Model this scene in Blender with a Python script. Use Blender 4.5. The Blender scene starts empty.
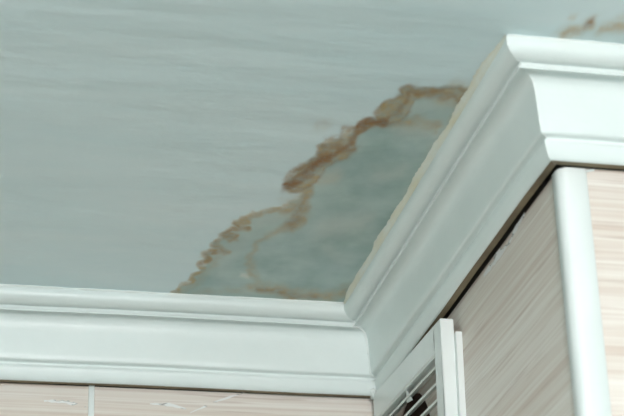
import bpy, bmesh, math, random
import numpy as np
from mathutils import Matrix, Vector

# ------------------------------------------------------------------ camera
scene = bpy.context.scene
COL = scene.collection
F_PX = 1898.58
YAW, PITCH, ROLL = 0.23031, 0.43974, -0.03529
CAM = np.array([0.0, 0.0, 1.6])
cy, sy, cp, sp = math.cos(YAW), math.sin(YAW), math.cos(PITCH), math.sin(PITCH)
FW = np.array([sy * cp, cy * cp, sp])
RT0 = np.array([cy, -sy, 0.0])
UP0 = np.cross(RT0, FW)
RT = math.cos(ROLL) * RT0 + math.sin(ROLL) * UP0
UP = -math.sin(ROLL) * RT0 + math.cos(ROLL) * UP0
cd = bpy.data.cameras.new('camera')
cam = bpy.data.objects.new('camera', cd)
COL.objects.link(cam)
cam.matrix_world = Matrix([[RT[i], UP[i], -FW[i], CAM[i]] for i in range(3)] + [[0, 0, 0, 1]])
cd.sensor_fit = 'HORIZONTAL'
cd.sensor_width = 36.0
cd.lens = F_PX * 36.0 / 624.0
cd.clip_start = 0.02
cd.dof.use_dof = True
cd.dof.focus_distance = 1.93
cd.dof.aperture_fstop = 10.0
scene.camera = cam

# ------------------------------------------------------------------ light
world = bpy.data.worlds.new('daylight')
scene.world = world
world.use_nodes = True
bg = world.node_tree.nodes['Background']
bg.inputs[0].default_value = (0.80, 0.92, 1.0, 1)
bg.inputs[1].default_value = 1.0

WIN = (-1.20, 0.55, 1.10, 2.28)          # added window, unseen behind the camera, to light the room: x0 x1 z0 z1
ld = bpy.data.lights.new('added_window_light', 'AREA')  # area light filling the added window
ld.shape = 'RECTANGLE'
ld.size = WIN[1] - WIN[0]
ld.size_y = WIN[3] - WIN[2]
ld.energy = 17
ld.color = (0.96, 1.0, 1.0)
lo = bpy.data.objects.new('added_window_light', ld)
COL.objects.link(lo)
lo.location = ((WIN[0] + WIN[1]) / 2, -1.68, (WIN[2] + WIN[3]) / 2)
lo.rotation_euler = (math.radians(90), 0, 0)   # shines towards +y, into the room

vs = scene.view_settings
vs.view_transform = 'Standard'
vs.look = 'None'
vs.gamma = 1.0
vs.use_curve_mapping = False
vs.exposure = 0.86

# ------------------------------------------------------------------ helpers
ZC = 2.4                                # ceiling height
YB, XS, YT = 1.951, 0.536, 1.359        # back wall, shaft side, shaft front
XL, XR, YR = -1.8, 2.0, -1.6            # room limits out of view


def ray(px, py):
    return FW + RT * (px - 312) / F_PX + UP * (208 - py) / F_PX


def on_ceiling(px, py):
    d = ray(px, py)
    return (CAM + d * (ZC - CAM[2]) / d[2])[:2]


def on_plane(px, py, axis, val):
    d = ray(px, py)
    return CAM + d * (val - CAM[axis]) / d[axis]


def obj(name, bm, mat, parent=None, smooth=False):
    me = bpy.data.meshes.new(name)
    bmesh.ops.recalc_face_normals(bm, faces=bm.faces)
    bm.to_mesh(me)
    bm.free()
    if mat:
        me.materials.append(mat)
    if smooth:
        for p in me.polygons:
            p.use_smooth = True
    o = bpy.data.objects.new(name, me)
    COL.objects.link(o)
    if parent:
        o.parent = parent
    return o


def tag(o, label, cat=None, kind=None, group=None):
    o['label'] = label
    if cat:
        o['category'] = cat
    if kind:
        o['kind'] = kind
    if group:
        o['group'] = group
    return o


def add_box(bm, x0, x1, y0, y1, z0, z1):
    v = [bm.verts.new((x, y, z)) for z in (z0, z1) for y in (y0, y1) for x in (x0, x1)]
    for f in ((0, 1, 3, 2), (4, 5, 7, 6), (0, 1, 5, 4), (2, 3, 7, 6), (0, 2, 6, 4), (1, 3, 7, 5)):
        bm.faces.new([v[i] for i in f])
    return v


def box(name, b, mat, parent=None, bevel=0.0, seg=2):
    bm = bmesh.new()
    add_box(bm, *b)
    if bevel:
        bmesh.ops.bevel(bm, geom=list(bm.edges), offset=bevel, segments=seg, affect='EDGES', profile=0.5)
    return obj(name, bm, mat, parent)


def boxes(name, bs, mat, parent=None):
    bm = bmesh.new()
    for b in bs:
        add_box(bm, *b)
    return obj(name, bm, mat, parent)


def tube(bm, pts, rad, n=8):
    """lumpy bead along pts; rad is one radius per point"""
    rings = []
    for i, p in enumerate(pts):
        a = Vector(pts[max(i - 1, 0)])
        b = Vector(pts[min(i + 1, len(pts) - 1)])
        t = (b - a).normalized()
        s = t.cross(Vector((0.31, 0.2, 0.93)))
        s.normalize()
        w = t.cross(s)
        rings.append([bm.verts.new(Vector(p) + (s * math.cos(2 * math.pi * k / n) + w * math.sin(2 * math.pi * k / n)) * rad[i])
                      for k in range(n)])
    for r0, r1 in zip(rings, rings[1:]):
        for k in range(n):
            bm.faces.new((r0[k], r0[(k + 1) % n], r1[(k + 1) % n], r1[k]))
    bm.faces.new(rings[0])
    bm.faces.new(rings[-1])


# ------------------------------------------------------------------ materials
class Nodes:
    def __init__(self, name, rough=0.5):
        self.m = bpy.data.materials.new(name)
        self.m.use_nodes = True
        self.t = self.m.node_tree
        self.b = self.t.nodes['Principled BSDF']
        self.b.inputs['Roughness'].default_value = rough

    def new(self, kind, **kw):
        n = self.t.nodes.new(kind)
        for k, v in kw.items():
            setattr(n, k, v)
        return n

    def link(self, a, b):
        self.t.links.new(a, b)

    def coords(self, scale):
        tc = self.new('ShaderNodeTexCoord')
        mp = self.new('ShaderNodeMapping')
        mp.inputs['Scale'].default_value = scale
        self.link(tc.outputs['Object'], mp.inputs['Vector'])
        return mp.outputs['Vector']

    def noise(self, vec, scale, detail=4.0, rough=0.55):
        n = self.new('ShaderNodeTexNoise')
        n.inputs['Scale'].default_value = scale
        n.inputs['Detail'].default_value = detail
        n.inputs['Roughness'].default_value = rough
        self.link(vec, n.inputs['Vector'])
        return n.outputs['Fac']

    def ramp(self, fac, stops):
        r = self.new('ShaderNodeValToRGB')
        e = r.color_ramp.elements
        e[0].position, e[0].color = stops[0][0], (*stops[0][1], 1)
        e[1].position, e[1].color = stops[-1][0], (*stops[-1][1], 1)
        for p, c in stops[1:-1]:
            q = e.new(p)
            q.color = (*c, 1)
        self.link(fac, r.inputs['Fac'])
        return r.outputs['Color']

    def math(self, op, a, b=None, clamp=False):
        n = self.new('ShaderNodeMath', operation=op, use_clamp=clamp)
        for i, v in enumerate((a, b)):
            if v is None:
                continue
            if isinstance(v, (int, float)):
                n.inputs[i].default_value = v
            else:
                self.link(v, n.inputs[i])
        return n.outputs[0]

    def mix(self, fac, a, b, blend='MIX'):
        n = self.new('ShaderNodeMix', data_type='RGBA', blend_type=blend)
        for sock, v in ((n.inputs[0], fac), (n.inputs[6], a), (n.inputs[7], b)):
            if isinstance(v, (int, float)):
                sock.default_value = v
            elif isinstance(v, tuple):
                sock.default_value = (*v, 1)
            else:
                self.link(v, sock)
        return n.outputs[2]

    def bump(self, h, strength, dist=0.001, prev=None):
        n = self.new('ShaderNodeBump')
        n.inputs['Strength'].default_value = strength
        n.inputs['Distance'].default_value = dist
        self.link(h, n.inputs['Height'])
        if prev is not None:
            self.link(prev, n.inputs['Normal'])
        self.link(n.outputs[0], self.b.inputs['Normal'])
        return n.outputs[0]

    def color(self, c):
        if isinstance(c, tuple):
            self.b.inputs['Base Color'].default_value = (*c, 1)
        else:
            self.link(c, self.b.inputs['Base Color'])


def painted(name, a, b, rough=0.4, bump=0.25, streak=(1, 1, 1), spec=0.5):
    n = Nodes(name, rough)
    n.b.inputs['Specular IOR Level'].default_value = spec
    v = n.coords(streak)
    f = n.noise(v, 14, 5)
    n.color(n.ramp(f, [(0.3, a), (0.7, b)]))
    n.bump(n.noise(v, 90, 4), bump, 0.0012)
    return n.m


M_TRIM = painted('white_trim_paint', (0.75, 0.81, 0.79), (0.79, 0.845, 0.825), 0.38, 0.22, (1, 1, 1))
M_CAULK = painted('white_filler', (0.74, 0.79, 0.76), (0.84, 0.87, 0.85), 0.6, 0.6)
M_OLDCAULK = painted('yellowed_filler', (0.72, 0.67, 0.50), (0.75, 0.80, 0.77), 0.6, 0.4, (5, 1.2, 5))
M_RAW = painted('raw_moulding_underside', (0.16, 0.12, 0.07), (0.30, 0.24, 0.15), 0.8, 0.4)
M_PLASTIC = painted('white_plastic', (0.76, 0.80, 0.78), (0.80, 0.83, 0.81), 0.32, 0.05)
M_GRILLE = painted('grille_plastic', (0.66, 0.70, 0.67), (0.74, 0.77, 0.74), 0.4, 0.1)
M_DUCT = painted('rusty_duct', (0.035, 0.02, 0.014), (0.12, 0.06, 0.04), 0.85, 0.8, (2, 2, 2))
M_PLAIN = painted('plain_wall_paint', (0.53, 0.70, 0.675), (0.57, 0.74, 0.72), 0.6, 0.2)
M_BACKING = painted('gap_shade_backing', (0.10, 0.09, 0.08), (0.15, 0.14, 0.12), 0.8, 0.2)  # shade put into the colour: near black so the gap under the moulding darkens


def wood_panel():
    n = Nodes('pale_wood_laminate', 0.42)
    tc = n.new('ShaderNodeTexCoord')
    sep = n.new('ShaderNodeSeparateXYZ')
    n.link(tc.outputs['Object'], sep.inputs[0])
    along = n.math('ADD', sep.outputs[0], sep.outputs[1])
    # slow waviness of the grain
    wob = n.new('ShaderNodeCombineXYZ')
    n.link(n.math('MULTIPLY', along, 5.0), wob.inputs[0])
    n.link(n.math('MULTIPLY', sep.outputs[2], 14.0), wob.inputs[1])
    wv = n.noise(wob.outputs[0], 1.0, 2)
    z = n.math('ADD', sep.outputs[2], n.math('MULTIPLY', wv, 0.004))

    def grain(sa, sz, det, seed):
        c = n.new('ShaderNodeCombineXYZ')
        n.link(n.math('MULTIPLY', along, sa), c.inputs[0])
        n.link(n.math('MULTIPLY', z, sz), c.inputs[1])
        c.inputs[2].default_value = seed
        return n.noise(c.outputs[0], 1.0, det, 0.6)
    broad = grain(1.2, 85.0, 3.0, 0.3)
    fine = grain(2.5, 330.0, 3.0, 4.1)
    dash = grain(6.0, 210.0, 2.0, 9.7)
    base = n.ramp(broad, [(0.36, (0.66, 0.55, 0.475)), (0.47, (0.75, 0.675, 0.605)), (0.62, (0.815, 0.755, 0.695))])
    f1 = n.ramp(fine, [(0.46, (0, 0, 0)), (0.66, (1, 1, 1))])
    base = n.mix(n.math('MULTIPLY', f1, 0.50), base, (0.60, 0.49, 0.42))
    f2 = n.ramp(dash, [(0.60, (0, 0, 0)), (0.70, (1, 1, 1))])
    base = n.mix(n.math('MULTIPLY', f2, 0.55), base, (0.50, 0.38, 0.31))
    n.color(base)
    n.bump(fine, 0.15, 0.0005)
    return n.m


M_WOOD = wood_panel()


def ceiling_paint():
    n = Nodes('stained_ceiling_paint', 0.5)
    n.b.inputs['Specular IOR Level'].default_value = 0.35
    at = n.new('ShaderNodeAttribute', attribute_name='stain')
    sp = n.new('ShaderNodeSeparateColor')
    n.link(at.outputs['Color'], sp.inputs[0])
    rust, ochre, damp = sp.outputs[0], sp.outputs[1], sp.outputs[2]
    pale = at.outputs['Alpha']
    vbig = n.coords((2.2, 5.0, 1))
    vst = n.coords((4.0, 16.0, 1))
    vf = n.coords((1, 1, 1))
    big = n.noise(vbig, 1.6, 4)
    st = n.noise(vst, 2.0, 5)
    fine = n.noise(vf, 120, 5, 0.65)
    base = n.ramp(n.math('ADD', n.math('MULTIPLY', big, 0.6), n.math('MULTIPLY', st, 0.4)),
                  [(0.34, (0.69, 0.825, 0.845)), (0.66, (0.77, 0.87, 0.88))])
    mott = n.noise(n.coords((12, 12, 1)), 1.9, 6, 0.55)
    wet = n.ramp(mott, [(0.34, (0.305, 0.43, 0.40)), (0.66, (0.435, 0.55, 0.505))])
    c = n.mix(damp, base, wet)
    c = n.mix(n.math('MULTIPLY', pale, 1.0), c, (0.68, 0.70, 0.64))
    fb = n.ramp(fine, [(0.30, (0.55, 0.55, 0.55)), (0.65, (1, 1, 1))])
    oc = n.ramp(fine, [(0.3, (0.37, 0.225, 0.070)), (0.7, (0.54, 0.385, 0.17))])
    c = n.mix(n.math('MULTIPLY', ochre, fb, True), c, oc)
    ru = n.ramp(fine, [(0.3, (0.16, 0.052, 0.008)), (0.7, (0.32, 0.140, 0.030))])
    c = n.mix(n.math('MULTIPLY', rust, fb, True), c, ru)
    n.color(c)
    b1 = n.bump(n.noise(vst, 0.9, 4), 0.5, 0.008)
    n.bump(fine, 0.12, 0.0015, b1)
    return n.m


M_CEIL = ceiling_paint()


def floor_mat():
    n = Nodes('floor_boards', 0.45)
    f = n.noise(n.coords((14, 1.2, 1)), 3, 5)
    n.color(n.ramp(f, [(0.3, (0.13, 0.145, 0.13)), (0.7, (0.19, 0.205, 0.19))]))
    return n.m


M_FLOOR = floor_mat()

# ------------------------------------------------------------------ ceiling with the water stain
rng = np.random.default_rng(7)


def value_noise(x, y, seed):
    r = np.random.default_rng(seed).random((256, 256))
    xi, yi = np.floor(x).astype(int), np.floor(y).astype(int)
    fx, fy = x - xi, y - yi
    fx, fy = fx * fx * (3 - 2 * fx), fy * fy * (3 - 2 * fy)
    g = lambda a, b: r[a % 256, b % 256]
    return (g(xi, yi) * (1 - fx) + g(xi + 1, yi) * fx) * (1 - fy) + (g(xi, yi + 1) * (1 - fx) + g(xi + 1, yi + 1) * fx) * fy


def fbm(x, y, seed, octaves=4):
    t, a, s = 0, 1.0, 0
    for k in range(octaves):
        t = t + a * value_noise(x * 2 ** k, y * 2 ** k, seed + k)
        s += a
        a *= 0.55
    return t / s - 0.5


# stain is laid out on the ceiling in small units: SU across, SV along the depth
SU, SV = 0.00105, 0.0026


def units(pxs):
    p = np.array([on_ceiling(*q) for q in pxs])
    return np.stack([p[:, 0] / SU, p[:, 1] / SV], 1)


OUT = [(170, 296), (178, 288), (191, 281), (190, 274), (204, 264), (205, 254), (214, 250), (211, 243), (223, 239), (222, 232),
       (231, 229), (236, 221), (250, 215), (269, 210), (284, 207), (291, 201), (300, 197), (292, 192), (284, 186), (287, 179),
       (299, 173), (299, 167), (314, 158), (322, 154), (320, 146), (338, 140), (350, 131), (362, 124), (378, 113), (384, 103),
       (399, 96), (403, 89), (420, 86), (440, 85), (470, 88), (520, 60), (420, 320), (170, 330)]


def inside(u, v, poly):
    c = np.zeros(u.shape, bool)
    n = len(poly)
    for i in range(n):
        (x0, y0), (x1, y1) = poly[i], poly[(i + 1) % n]
        if y0 == y1:
            continue
        c ^= ((y0 > v) != (y1 > v)) & (u < (x1 - x0) * (v - y0) / (y1 - y0) + x0)
    return c


def dist(u, v, pts):
    d = np.full(u.shape, 1e9)
    for (x0, y0), (x1, y1) in zip(pts, pts[1:]):
        dx, dy = x1 - x0, y1 - y0
        t = np.clip(((u - x0) * dx + (v - y0) * dy) / (dx * dx + dy * dy + 1e-9), 0, 1)
        d = np.minimum(d, np.hypot(u - x0 - t * dx, v - y0 - t * dy))
    return d


def seq(*parts):
    out = [np.array([parts[0]])]
    for a, b, step in parts[1:]:
        out.append(np.arange(a + step, b + step * 0.5, step))
    return np.concatenate(out)


gx = np.concatenate([np.linspace(XL, 0.16, 12)[:-1], np.arange(0.16, 0.64, 0.0016), np.linspace(0.642, XR, 8)])
gy = np.concatenate([np.linspace(YR, 1.20, 14)[:-1], np.arange(1.20, 1.955, 0.0025), [YB + 0.02]])
GX, GY = np.meshgrid(gx, gy)
U, V = GX / SU, GY / SV
# ragged edges
wx = fbm(U / 22, V / 20, 11, 2) * 7 + fbm(U / 9, V / 6, 21, 2) * 8
wy = fbm(U / 22, V / 20, 31, 2) * 6 + fbm(U / 9, V / 6, 41, 2) * 5
UW, VW = U + wx, V + wy
poly = units(OUT)
ins = inside(UW, VW, poly)
dout = dist(UW, VW, poly)
sd = np.where(ins, dout, -dout)
damp = np.clip((sd + 1.0) / 3.0, 0, 1)
rust = np.zeros_like(U)
ochre = np.zeros_like(U)
pale = np.zeros_like(U)


def stroke(ch, pxs, w, s, flat=False):
    d = dist(UW, VW, units(pxs))
    k = np.exp(-(d / (w * 1.15)) ** (4 if flat else 2))
    np.maximum(ch, s * k, out=ch)


# outer tide mark: the lower, toothed run
LOW = [(176, 290), (184, 284), (193, 281), (191, 275), (202, 270), (198, 264), (209, 260), (205, 255), (211, 252), (229, 250), (213, 246), (219, 241),
       (224, 237), (236, 239), (225, 233), (231, 228), (245, 230), (236, 222), (248, 222), (242, 218), (253, 215), (269, 211), (285, 208)]
stroke(ochre, LOW, 2.8, 0.80, flat=True)
stroke(rust, LOW[5:18], 1.8, 0.45)
stroke(ochre, [(178, 291), (196, 284), (210, 266), (222, 256)], 4.0, 0.30)
stroke(ochre, [(285, 208), (296, 202), (308, 196), (302, 190), (292, 184)], 5.0, 0.75, flat=True)
stroke(ochre, [(300, 200), (306, 206), (300, 214), (302, 222), (293, 226)], 5.0, 0.65, flat=True)
# the broad middle run, a band between two ragged edges
BAND = [(285, 186), (287, 178), (292, 170), (300, 165), (320, 158), (319, 148), (325, 140), (340, 140), (342, 129), (360, 125), (365, 119),
        (378, 116), (377, 110), (386, 101), (401, 98), (401, 91), (408, 88), (431, 87), (455, 89), (467, 92),
        (463, 101), (440, 95), (413, 98), (409, 111), (399, 120), (377, 124), (363, 130), (358, 135), (353, 142), (358, 150),
        (345, 160), (329, 168), (316, 180), (305, 189), (297, 193)]
bp = units(BAND)
bi, bd = inside(UW, VW, bp), dist(UW, VW, np.concatenate([bp, bp[:1]]))
bs = np.where(bi, bd, -bd)
fill = np.clip((bs + 0.8) / 1.8, 0, 1)
ochre = np.maximum(ochre, fill * (0.72 + 0.7 * np.clip(fbm(U / 9, V / 6, 55, 3), -0.3, 0.4)))
rust = np.maximum(rust, 0.42 * np.exp(-(bs / 1.8) ** 2))              # darker rim of the band
stroke(rust, [(288, 186), (296, 181), (306, 175), (316, 167), (328, 160)], 4.6, 1.0, flat=True)
stroke(rust, [(290, 178), (300, 168), (314, 164), (326, 155)], 2.2, 0.60)
stroke(rust, [(326, 148), (338, 148), (350, 150), (356, 150)], 3.0, 0.55)
stroke(rust, [(334, 157), (346, 147), (350, 138), (357, 131), (372, 122)], 3.4, 0.72, flat=True)
stroke(rust, [(364, 123), (374, 119), (386, 121)], 3.2, 0.92, flat=True)
stroke(ochre, [(376, 121), (390, 121), (404, 122), (420, 124), (434, 129)], 3.2, 0.62)
stroke(rust, [(388, 117), (398, 111), (403, 103), (410, 94), (426, 92), (440, 91)], 2.2, 0.50)
stroke(ochre, [(450, 94), (466, 97)], 7.0, 0.62)
# inner tide mark
INN = [(308, 196), (300, 212), (292, 225), (276, 233), (262, 241), (255, 250), (251, 265), (255, 277), (261, 287)]
stroke(ochre, INN, 3.2, 0.50)
stroke(rust, [(303, 205), (297, 217), (291, 224)], 5.0, 0.42)
stroke(ochre, [(290, 205), (297, 208), (300, 216)], 8.0, 0.42)
stroke(ochre, [(250, 288), (262, 289), (280, 293), (310, 296), (330, 297), (343, 292)], 5.5, 0.68)
stroke(rust, [(256, 291), (275, 293), (300, 296), (318, 298)], 2.6, 0.40)
stroke(ochre, [(178, 292), (200, 292), (240, 291)], 4.0, 0.30)
# pale lobes and greener damp rim between the two marks
for (a, b, w, s) in [((325, 228), (362, 222), 9, 0.42), ((318, 180), (336, 176), 6, 0.40), ((400, 128), (436, 132), 6, 0.42),
                     ((378, 176), (398, 172), 6, 0.28), ((222, 262), (244, 240), 10, 0.26), ((240, 225), (285, 214), 8, 0.32),
                     ((415, 108), (450, 100), 8, 0.32), ((330, 246), (345, 262), 5, 0.16)]:
    stroke(pale, [a, b], w, s)
stroke(ochre, [(318, 181), (336, 178)], 4.5, 0.25)
# yellow run along the moulding of the shaft side
stroke(ochre, [(470, 92), (440, 146), (404, 214), (380, 250)], 5.0, 0.32)
# second small stain above the shaft front
stroke(ochre, [(562, 33), (572, 30), (584, 29), (590, 26)], 4.0, 0.75)
stroke(rust, [(585, 26), (591, 24)], 2.4, 0.75)
stroke(ochre, [(603, 29), (616, 26), (632, 24)], 3.6, 0.65)
stroke(ochre, [(617, 20), (630, 16)], 4.0, 0.25)
stroke(damp, [(585, 33), (610, 36), (640, 38)], 7.0, 0.30)
# plaster nicks
for a in [(246, 276), (571, 17)]:
    stroke(pale, [(a[0] - 3, a[1]), (a[0] + 3, a[1])], 1.6, 0.8)
stroke(ochre, [(318, 127), (326, 126)], 4.0, 0.22)
# break the marks up
brk = np.clip(0.95 + 1.3 * fbm(U / 8, V / 6, 77, 3), 0.3, 1.15)
rust = np.clip(rust * np.clip(brk * 1.05, 0, 1.1), 0, 1)
ochre = np.clip(ochre * brk, 0, 1)
damp = np.clip(damp * (0.85 + 0.5 * fbm(U / 45, V / 30, 91)), 0, 1)

ny, nx = GX.shape
co = np.stack([GX, GY, np.full_like(GX, ZC)], -1).reshape(-1, 3)
idx = np.arange(nx * ny).reshape(ny, nx)
quads = np.stack([idx[:-1, :-1], idx[1:, :-1], idx[1:, 1:], idx[:-1, 1:]], -1).reshape(-1, 4)   # faces look down
me = bpy.data.meshes.new('ceiling')
me.vertices.add(len(co))
me.vertices.foreach_set('co', co.ravel())
me.loops.add(quads.size)
me.loops.foreach_set('vertex_index', quads.ravel())
me.polygons.add(len(quads))
me.polygons.foreach_set('loop_start', np.arange(0, quads.size, 4))
me.polygons.foreach_set('loop_total', np.full(len(quads), 4))
me.update(calc_edges=True)
at = me.attributes.new('stain', 'FLOAT_COLOR', 'POINT')
at.data.foreach_set('color', np.stack([rust, ochre, damp, pale], -1).astype(np.float32).ravel())
me.materials.append(M_CEIL)
ceil = bpy.data.objects.new('ceiling', me)
COL.objects.link(ceil)
tag(ceil, 'grey-white painted ceiling with a brown-edged water stain in the corner', 'ceiling', 'structure')

# ------------------------------------------------------------------ room shell
PH = ZC - 0.0893                        # panels stop just behind the moulding
PT = 0.006                              # panel thickness
tag(box('floor', (XL, XR, YR, YB + 0.1, -0.05, 0), M_FLOOR), 'pale board floor of the room', 'floor', 'structure')
tag(box('wall_left', (XL - 0.1, XL, YR, YB + 0.1, 0, ZC), M_PLAIN), 'plain painted wall left of the view', 'wall', 'structure')
tag(box('wall_right', (XR, XR + 0.1, YR, YB + 0.1, 0, ZC), M_PLAIN), 'plain painted wall right of the view', 'wall', 'structure')
w = boxes('wall_front', [(XL, WIN[0], YR - 0.1, YR, 0, ZC), (WIN[1], XR, YR - 0.1, YR, 0, ZC),
                         (WIN[0], WIN[1], YR - 0.1, YR, 0, WIN[2]), (WIN[0], WIN[1], YR - 0.1, YR, WIN[3], ZC)], M_PLAIN)
tag(w, 'plain painted wall with the added window, behind the viewer', 'wall', 'structure')
wf = boxes('added_window_1', [(WIN[0], WIN[1], YR - 0.08, YR - 0.03, WIN[2], WIN[2] + 0.05), (WIN[0], WIN[1], YR - 0.08, YR - 0.03, WIN[3] - 0.05, WIN[3]),
                        (WIN[0], WIN[0] + 0.05, YR - 0.08, YR - 0.03, WIN[2] + 0.05, WIN[3] - 0.05),
                        (WIN[1] - 0.05, WIN[1], YR - 0.08, YR - 0.03, WIN[2] + 0.05, WIN[3] - 0.05)], M_PLASTIC)
tag(wf, 'white frame of the added window, out of view, put in for the light', 'window', 'structure')

# back wall: panels held by white joint strips
wb = box('wall_back', (XL, XR, YB + PT, YB + 0.1, 0, ZC), M_BACKING)
tag(wb, 'back wall of pale pinkish wood-grain panels under the bright crown moulding', 'wall', 'structure')
seams = [0.2045 - 0.6 * k for k in range(4)]
edges = [XS - 0.001] + seams
for k in range(len(edges)):
    x1 = edges[k] - 0.0006
    x0 = (edges[k + 1] + 0.0006) if k + 1 < len(edges) else XL
    if x0 < x1:
        box('panel', (max(x0, XL), x1, YB, YB + PT, 0, PH), M_WOOD, wb)
for s in seams[:3]:
    box('joint_strip', (s - 0.0032, s + 0.0032, YB - 0.0016, YB - 0.0001, 0, ZC - 0.05), M_PLASTIC, wb, 0.0007)

# shaft front (right of the outer corner)
wt = box('wall_shaft_front', (XS + 0.012, XR, YT + PT, YT + 0.06, 0, ZC), M_BACKING)
tag(wt, 'brightly lit wall of pale wood-grain panel right of the rounded corner strip', 'wall', 'structure')
box('panel', (XS + 0.004, 1.15, YT, YT + PT, 0, PH), M_WOOD, wt)
box('panel', (1.152, XR, YT, YT + PT, 0, PH), M_WOOD, wt)

# shaft side with the round duct hole
HC, HR = (1.858, 2.203), 0.078
wsd = boxes('wall_shaft_side', [(XS + PT, XS + 0.06, YT + 0.06, HC[0] - HR, 0, ZC), (XS + PT, XS + 0.06, HC[0] + HR, YB, 0, ZC),
                                (XS + PT, XS + 0.06, HC[0] - HR, HC[0] + HR, 0, HC[1] - HR), (XS + PT, XS + 0.06, HC[0] - HR, HC[0] + HR, HC[1] + HR, ZC)], M_BACKING)
tag(wsd, 'shaded side wall of beige wood-grain panel holding the vent grille', 'wall', 'structure')
bm = bmesh.new()
rect = [bm.verts.new((XS, y, z)) for y, z in ((YT + 0.004, 0), (YB - 0.0005, 0), (YB - 0.0005, PH), (YT + 0.004, PH))]
circ = [bm.verts.new((XS, HC[0] + HR * math.cos(a), HC[1] + HR * math.sin(a))) for a in np.linspace(0, 2 * math.pi, 48, endpoint=False)]
es = [bm.edges.new((l[i], l[(i + 1) % len(l)])) for l in (rect, circ) for i in range(len(l))]
bmesh.ops.triangle_fill(bm, use_beauty=True, use_dissolve=False, edges=es)
for f in list(bm.faces):
    c = f.calc_center_median()
    if math.hypot(c.y - HC[0], c.z - HC[1]) < HR * 0.9:
        bm.faces.remove(f)
ext = bmesh.ops.extrude_face_region(bm, geom=list(bm.faces))
bmesh.ops.translate(bm, vec=(PT, 0, 0), verts=[g for g in ext['geom'] if isinstance(g, bmesh.types.BMVert)])
obj('panel', bm, M_WOOD, wsd)

# ------------------------------------------------------------------ crown moulding
PROFILE = [  # (projection from the wall, drop below the ceiling)
    (0.0560, 0.0000), (0.0592, 0.0004), (0.0602, 0.0028), (0.0604, 0.0060), (0.0600, 0.0092), (0.0582, 0.0122), (0.0552, 0.0147),
    (0.0514, 0.0160), (0.0482, 0.0167), (0.0458, 0.0160), (0.0442, 0.0158), (0.0440, 0.0174), (0.0454, 0.0202), (0.0466, 0.0212), (0.0467, 0.0222),
    (0.0459, 0.0228), (0.0438, 0.0218), (0.0408, 0.0204), (0.0374, 0.0199), (0.0338, 0.0206), (0.0306, 0.0226), (0.0282, 0.0260), (0.0267, 0.0316),
    (0.0260, 0.0380), (0.0254, 0.0460), (0.0248, 0.0540), (0.0242, 0.0620), (0.0237, 0.0680), (0.0228, 0.0699), (0.0206, 0.0704), (0.0172, 0.0706),
    (0.0162, 0.0716), (0.0166, 0.0734), (0.0190, 0.0748), (0.0197, 0.0764), (0.0186, 0.0800), (0.0171, 0.0846), (0.0153, 0.0886), (0.0139, 0.0900), (0.0126, 0.0904)]
BACK = [(0.0058, 0.0904), (0.0058, 0.0600), (0.0058, 0.0)]
JIT = random.Random(3)


def crown(name, ends, label):
    """ends(p) -> (x0,y0,x1,y1): the two mitred ends of the line at projection p"""
    bm = bmesh.new()
    prof = PROFILE + BACK
    n = 26
    rows = []
    ph = JIT.random() * 6
    for p, d in prof:
        x0, y0, x1, y1 = ends(p)
        row = []
        for i in range(n + 1):
            t = i / n
            x, y = x0 + (x1 - x0) * t, y0 + (y1 - y0) * t
            s = (x + y) * 9 + ph
            wav = 0.0005 * math.sin(s * 1.7) + 0.0003 * math.sin(s * 4.1 + 1)   # hand-fitted, not dead straight
            row.append(bm.verts.new((x, y, ZC - d - (wav if d > 0.001 else 0))))
        rows.append(row)
    m = len(rows)
    und = len(PROFILE) - 1
    for j in range(m):
        a, b = rows[j], rows[(j + 1) % m]
        for i in range(n):
            f = bm.faces.new((a[i], a[i + 1], b[i + 1], b[i]))
            f.smooth = True
            if j in (und, und + 1):
                f.material_index = 1
                f.smooth = False
    for e in (0, -1):                   # end caps with vertices of their own, so the shading stays crisp
        bm.faces.new([bm.verts.new(r[e].co) for r in rows])
    o = obj(name, bm, M_TRIM)
    o.data.materials.append(M_RAW)
    return tag(o, label, 'crown moulding', 'structure')


trim_b = crown('trim_1', lambda p: (XL, YB - p, XS - p, YB - p), 'white crown moulding running along the back wall under the ceiling')
trim_s = crown('trim_2', lambda p: (XS - p, YB - p, XS - p, YT - p), 'shaded crown moulding running diagonally along the shaft side wall')
trim_t = crown('trim_3', lambda p: (XS - p, YT - p, XR, YT - p), 'brightest crown moulding at right beyond the outer corner')


def bead(name, pts, r0, r1, mat, parent, seed, n=8):
    r = random.Random(seed)
    bm = bmesh.new()
    tube(bm, [tuple(c + r.uniform(-1, 1) * r0 * 0.22 for c in p) for p in pts], [r.uniform(r0, r1) for _ in pts], n)
    return obj(name, bm, mat, parent, True)


def line(a, b, n):
    return [tuple(a[k] + (b[k] - a[k]) * i / n for k in range(3)) for i in range(n + 1)]


zc = ZC - 0.0002
bead('filler_bead', line((XL + 0.01, YB - 0.0590, zc), (XS - 0.0600, YB - 0.0590, zc), 220), 0.0016, 0.0026, M_CAULK, trim_b, 1)
# wide, ragged fillet smeared over the joint between shaft-side moulding and ceiling
rr = random.Random(2)
bm = bmesh.new()
rows = []
for i in range(121):
    y = YB - 0.062 + (YT - 0.060 - (YB - 0.062)) * i / 120
    e = 0.0060 + 0.0016 * math.sin(i * 0.31) * math.sin(i * 0.117 + 1) + rr.uniform(-0.0007, 0.0007)
    e *= min(1.0, 0.25 + i / 14, 0.25 + (120 - i) / 10)
    rows.append([bm.verts.new((XS - p, y, ZC - d)) for p, d in
                 ((0.0592 + e, 0.0002), (0.0592 + e * 0.7, 0.0010), (0.0596 + e * 0.35, 0.0022), (0.0603, 0.0048), (0.0590, 0.0052))])
for r0, r1 in zip(rows, rows[1:]):
    for k in range(4):
        bm.faces.new((r0[k], r0[k + 1], r1[k + 1], r1[k])).smooth = True
tag(obj('filler_bead', bm, M_OLDCAULK, trim_s), 'pale filler with a yellowed line between moulding and ceiling')
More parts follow.
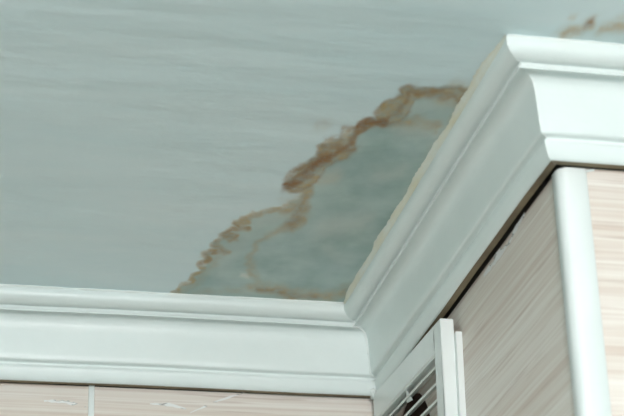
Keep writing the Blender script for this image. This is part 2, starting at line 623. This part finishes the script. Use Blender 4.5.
bead('filler_bead', line((XS - 0.0585, YT - 0.0590, zc), (XR - 0.01, YT - 0.0590, zc), 160), 0.0012, 0.0020, M_CAULK, trim_t, 3)


def mitre(cx, cyy, sub, out):
    pts = []
    for (p0, d0), (p1, d1) in zip(PROFILE[sub], PROFILE[sub][1:]):
        k = max(1, int(math.hypot(p1 - p0, d1 - d0) / 0.0016))
        for i in range(k):
            t = i / k
            p, d = p0 + (p1 - p0) * t, d0 + (d1 - d0) * t
            pts.append((cx - p - out, cyy - p - out, ZC - d))
    return pts


bead('mitre_filler', mitre(XS, YB, slice(10, None), 0.0002), 0.0008, 0.0020, M_CAULK, trim_b, 5)
bead('mitre_filler', mitre(XS, YT, slice(8, None), -0.0004), 0.0004, 0.0009, M_CAULK, trim_t, 6)
# lump of filler where the mitre meets the corner below
bead('filler_lump', [(XS - 0.021, YB - 0.018, ZC - 0.0840), (XS - 0.0205, YB - 0.017, ZC - 0.0870), (XS - 0.020, YB - 0.015, ZC - 0.0900),
                     (XS - 0.019, YB - 0.010, ZC - 0.0925)], 0.0026, 0.0040, M_CAULK, trim_b, 8, 10)

# ------------------------------------------------------------------ rounded corner strip
bm = bmesh.new()
T, RO = 0.003, 0.009
xo, yo = XS - T, YT - T
outer = [(XS + 0.0215, yo), (XS + 0.0215 - 0.001, yo - 0.0002)]
outer = [(XS + 0.0222, YT - 0.0001), (XS + 0.0222, yo + 0.0008), (XS + 0.0214, yo)]
outer += [(xo + RO - RO * math.sin(a), yo + RO - RO * math.cos(a)) for a in np.linspace(0, math.pi / 2, 9)]
outer += [(xo, YT + 0.0140), (xo + 0.0008, YT + 0.0148), (XS - 0.0001, YT + 0.0148)]
inner = [(XS - 0.0001, YT + 0.006), (XS + 0.002, YT + 0.002), (XS + 0.006, YT - 0.0001)]
loop = outer + inner
zt, zb = ZC - 0.0912, 0.0
tv = [bm.verts.new((x, y, zt)) for x, y in loop]
bv = [bm.verts.new((x, y, zb)) for x, y in loop]
for i in range(len(loop)):
    j = (i + 1) % len(loop)
    f = bm.faces.new((tv[i], tv[j], bv[j], bv[i]))
    f.smooth = 2 <= i < len(outer) - 3
for ring_ in (tv, bv):
    bm.faces.new([bm.verts.new(q.co) for q in ring_])
cs = obj('trim_4', bm, M_PLASTIC)
tag(cs, 'white rounded corner strip standing upright at the outer corner', 'corner trim', 'structure')
bead('filler_bead', line((XS + 0.0225, YT - 0.0006, zt - 0.001), (XS + 0.030, YT - 0.0006, zt + 0.0005), 5), 0.0006, 0.0015, M_CAULK, cs, 9)

# ------------------------------------------------------------------ vent grille on the shaft side
V0, V1 = 1.666, YB - 0.0150              # along the wall (y)
VX, VB = 0.516, 0.530                   # front face, back of the cover
VT, VL = 2.2945, 2.030                  # top, bottom
OT, OB, ON, OF = 2.2645, 2.054, 1.6900, 1.930
vent = bpy.data.objects.new('vent_grille', None)
COL.objects.link(vent)
TILT = math.radians(3.3)                 # hangs a little crooked
vent.location = (XS, V0 + math.sin(TILT) * (VT - VL), VL)
vent.rotation_euler = (TILT, 0, 0)
tag(vent, 'white louvred vent grille below the moulding in the inner corner', 'vent')
bpy.context.view_layer.update()


def vpart(o):
    o.parent = vent
    o.matrix_parent_inverse = Matrix.Translation((-XS, -V0, -VL))
    return o


vpart(box('top_rail', (VX, VB, ON, V1, OT, VT), M_PLASTIC, None, 0.0012))
vpart(box('bottom_rail', (VX, VB, ON, V1, VL, OB), M_PLASTIC, None, 0.0012))
vpart(box('stile', (VX, VB, V0, ON, VL, VT), M_PLASTIC, None, 0.0012))
vpart(box('stile', (VX, VB, OF, V1, OB, OT), M_PLASTIC, None, 0.0012))
fl = 2.2790
vpart(boxes('flange', [(VB - 0.0004, XS - 0.0002, V0 - 0.007, ON + 0.004, VL - 0.006, fl), (VB - 0.0004, XS - 0.0002, ON + 0.004, V1, OT + 0.002, fl),
                       (VB - 0.0004, XS - 0.0002, ON + 0.004, V1, VL - 0.006, OB - 0.004)], M_PLASTIC))
# thin lip round the opening
vpart(boxes('opening_lip', [(VX + 0.001, VX + 0.004, ON - 0.001, OF + 0.001, OT - 0.0022, OT + 0.001), (VX + 0.001, VX + 0.004, ON - 0.001, ON + 0.0018, OB, OT - 0.0022)], M_GRILLE))
pitch, first = 0.0170, OT - 0.0125
bm = bmesh.new()
ang = math.radians(33)
L, TH = 0.0115, 0.0022
ca, sa = math.cos(ang), math.sin(ang)
pr = [(0, 0), (L * ca, L * sa), (L * ca - TH * sa, L * sa + TH * ca), (-TH * sa, TH * ca)]
a = [bm.verts.new((VX + 0.0022 + x, ON + 0.0015, z)) for x, z in pr]
b = [bm.verts.new((VX + 0.0022 + x, OF + 0.0005, z)) for x, z in pr]
for i in range(4):
    j = (i + 1) % 4
    bm.faces.new((a[i], a[j], b[j], b[i]))
bm.faces.new(a)
bm.faces.new(list(reversed(b)))
slat = obj('slat', bm, M_GRILLE)
k = 0
while first - k * pitch > OB + 0.003:
    o = slat if k == 0 else slat.copy()
    if k:
        COL.objects.link(o)
    vpart(o)
    o.location = (0, 0, first - k * pitch)
    k += 1
bm = bmesh.new()
ring = []
for x, r in ((XS + 0.001, HR - 0.001), (XS + 0.28, HR - 0.001), (XS + 0.281, 0.0)):
    if r:
        ring.append([bm.verts.new((x, HC[0] + r * math.cos(t), HC[1] + r * math.sin(t))) for t in np.linspace(0, 2 * math.pi, 40, endpoint=False)])
for i in range(40):
    bm.faces.new((ring[0][i], ring[0][(i + 1) % 40], ring[1][(i + 1) % 40], ring[1][i]))
bm.faces.new(ring[1])
tag(obj('duct_pipe', bm, M_DUCT, wsd), 'dark rusty round duct behind the slats')
# flake of plaster caught between two slats
q = on_plane(409, 402, 0, VX + 0.003)
bm = bmesh.new()
fv = [(0, -0.014, -0.0085), (0.001, 0.010, -0.0045), (0.0, 0.006, 0.0075)]
ff = [bm.verts.new((q[0] + x, q[1] + y, q[2] + z)) for x, y, z in fv]
fb = [bm.verts.new((q[0] + x + 0.0012, q[1] + y, q[2] + z)) for x, y, z in fv]
bm.faces.new(ff)
bm.faces.new(list(reversed(fb)))
for i in range(3):
    j = (i + 1) % 3
    bm.faces.new((ff[i], ff[j], fb[j], fb[i]))
tag(vpart(obj('plaster_flake', bm, M_CAULK)), 'white plaster flake caught in the slats')

# ------------------------------------------------------------------ filler smears on the panels


def smear(parent, pts, w, axis, seed):
    """thin raised smear of filler along pts on a wall plane"""
    r = random.Random(seed)
    bm = bmesh.new()
    top, bot = [], []
    n = len(pts)
    for i, p in enumerate(pts):
        h = w * (0.35 + 0.65 * math.sin(math.pi * (i + 0.4) / (n - 0.2))) * r.uniform(0.6, 1.2)
        top.append((p[0], p[1], p[2] + h))
        bot.append((p[0], p[1], p[2] - h * r.uniform(0.6, 1.1)))
    off = Vector((-0.0003, 0, 0)) if axis == 0 else Vector((0, -0.0004, 0))
    tv = [bm.verts.new(Vector(p) + off) for p in top]
    bv = [bm.verts.new(Vector(p) + off) for p in bot]
    for i in range(n - 1):
        bm.faces.new((tv[i], tv[i + 1], bv[i + 1], bv[i]))
    return obj('filler_smear', bm, M_SMEAR, parent)


def smear_mat():
    n = Nodes('thin_filler_smear', 0.6)
    n.color((0.84, 0.83, 0.81))
    f = n.noise(n.coords((40, 40, 120)), 1.0, 3, 0.5)
    n.link(n.ramp(f, [(0.40, (0, 0, 0)), (0.47, (1, 1, 1))]), n.b.inputs['Alpha'])
    return n.m


M_SMEAR = smear_mat()
wallx = lambda px, py: tuple(on_plane(px, py, 0, XS - 0.0002))
wally = lambda px, py: tuple(on_plane(px, py, 1, YB - 0.0002))


def along(f, pts, n):
    out = []
    for (a, b), (c, d) in zip(pts, pts[1:]):
        out += [f(a + (c - a) * i / n, b + (d - b) * i / n) for i in range(n)]
    return out + [f(*pts[-1])]


smear(wsd, along(wallx, [(484, 276), (497, 258), (512, 236), (525, 214)], 6), 0.0055, 0, 1)
smear(wb, along(wally, [(44, 401), (66, 402), (86, 407)], 6), 0.0022, 1, 2)
smear(wb, along(wally, [(150, 404), (170, 405), (186, 409)], 6), 0.0020, 1, 3)
smear(wb, along(wally, [(190, 413), (218, 401), (246, 392)], 6), 0.0014, 1, 4)

# ------------------------------------------------------------------ added globe lamp, out of view, brightening ceiling and mouldings
LAMP = (0.28, 0.05, 2.20)
lamp = bpy.data.objects.new('added_ceiling_lamp', None)
COL.objects.link(lamp)
lamp.location = (LAMP[0], LAMP[1], ZC)
tag(lamp, 'added white globe lamp, out of view, put in to brighten the scene', 'lamp')


def lathe(name, prof, mat, n=32):
    bm = bmesh.new()
    rows = [[bm.verts.new((r * math.cos(2 * math.pi * k / n), r * math.sin(2 * math.pi * k / n), z)) for k in range(n)] for r, z in prof]
    for a, b in zip(rows, rows[1:]):
        for k in range(n):
            bm.faces.new((a[k], a[(k + 1) % n], b[(k + 1) % n], b[k]))
    bm.faces.new(rows[0])
    bm.faces.new(list(reversed(rows[-1])))
    return obj(name, bm, mat, lamp, True)


gm = Nodes('added_globe_glow', 0.3)
gm.color((0.9, 0.9, 0.9))
gm.b.inputs['Emission Color'].default_value = (1.0, 0.93, 0.92, 1)
gm.b.inputs['Emission Strength'].default_value = 36.0
GR = 0.12
dz = LAMP[2] - ZC
lathe('base', [(0.055, -0.001), (0.055, -0.012), (0.040, -0.022), (0.012, -0.026)], M_PLASTIC)
lathe('stem', [(0.008, -0.026), (0.008, dz + GR + 0.02), (0.030, dz + GR + 0.012), (0.034, dz + GR - 0.008)], M_PLASTIC)
lathe('globe', [(GR * math.sin(a), dz + GR * math.cos(a)) for a in np.linspace(0.28, math.pi - 0.02, 20)], gm.m)
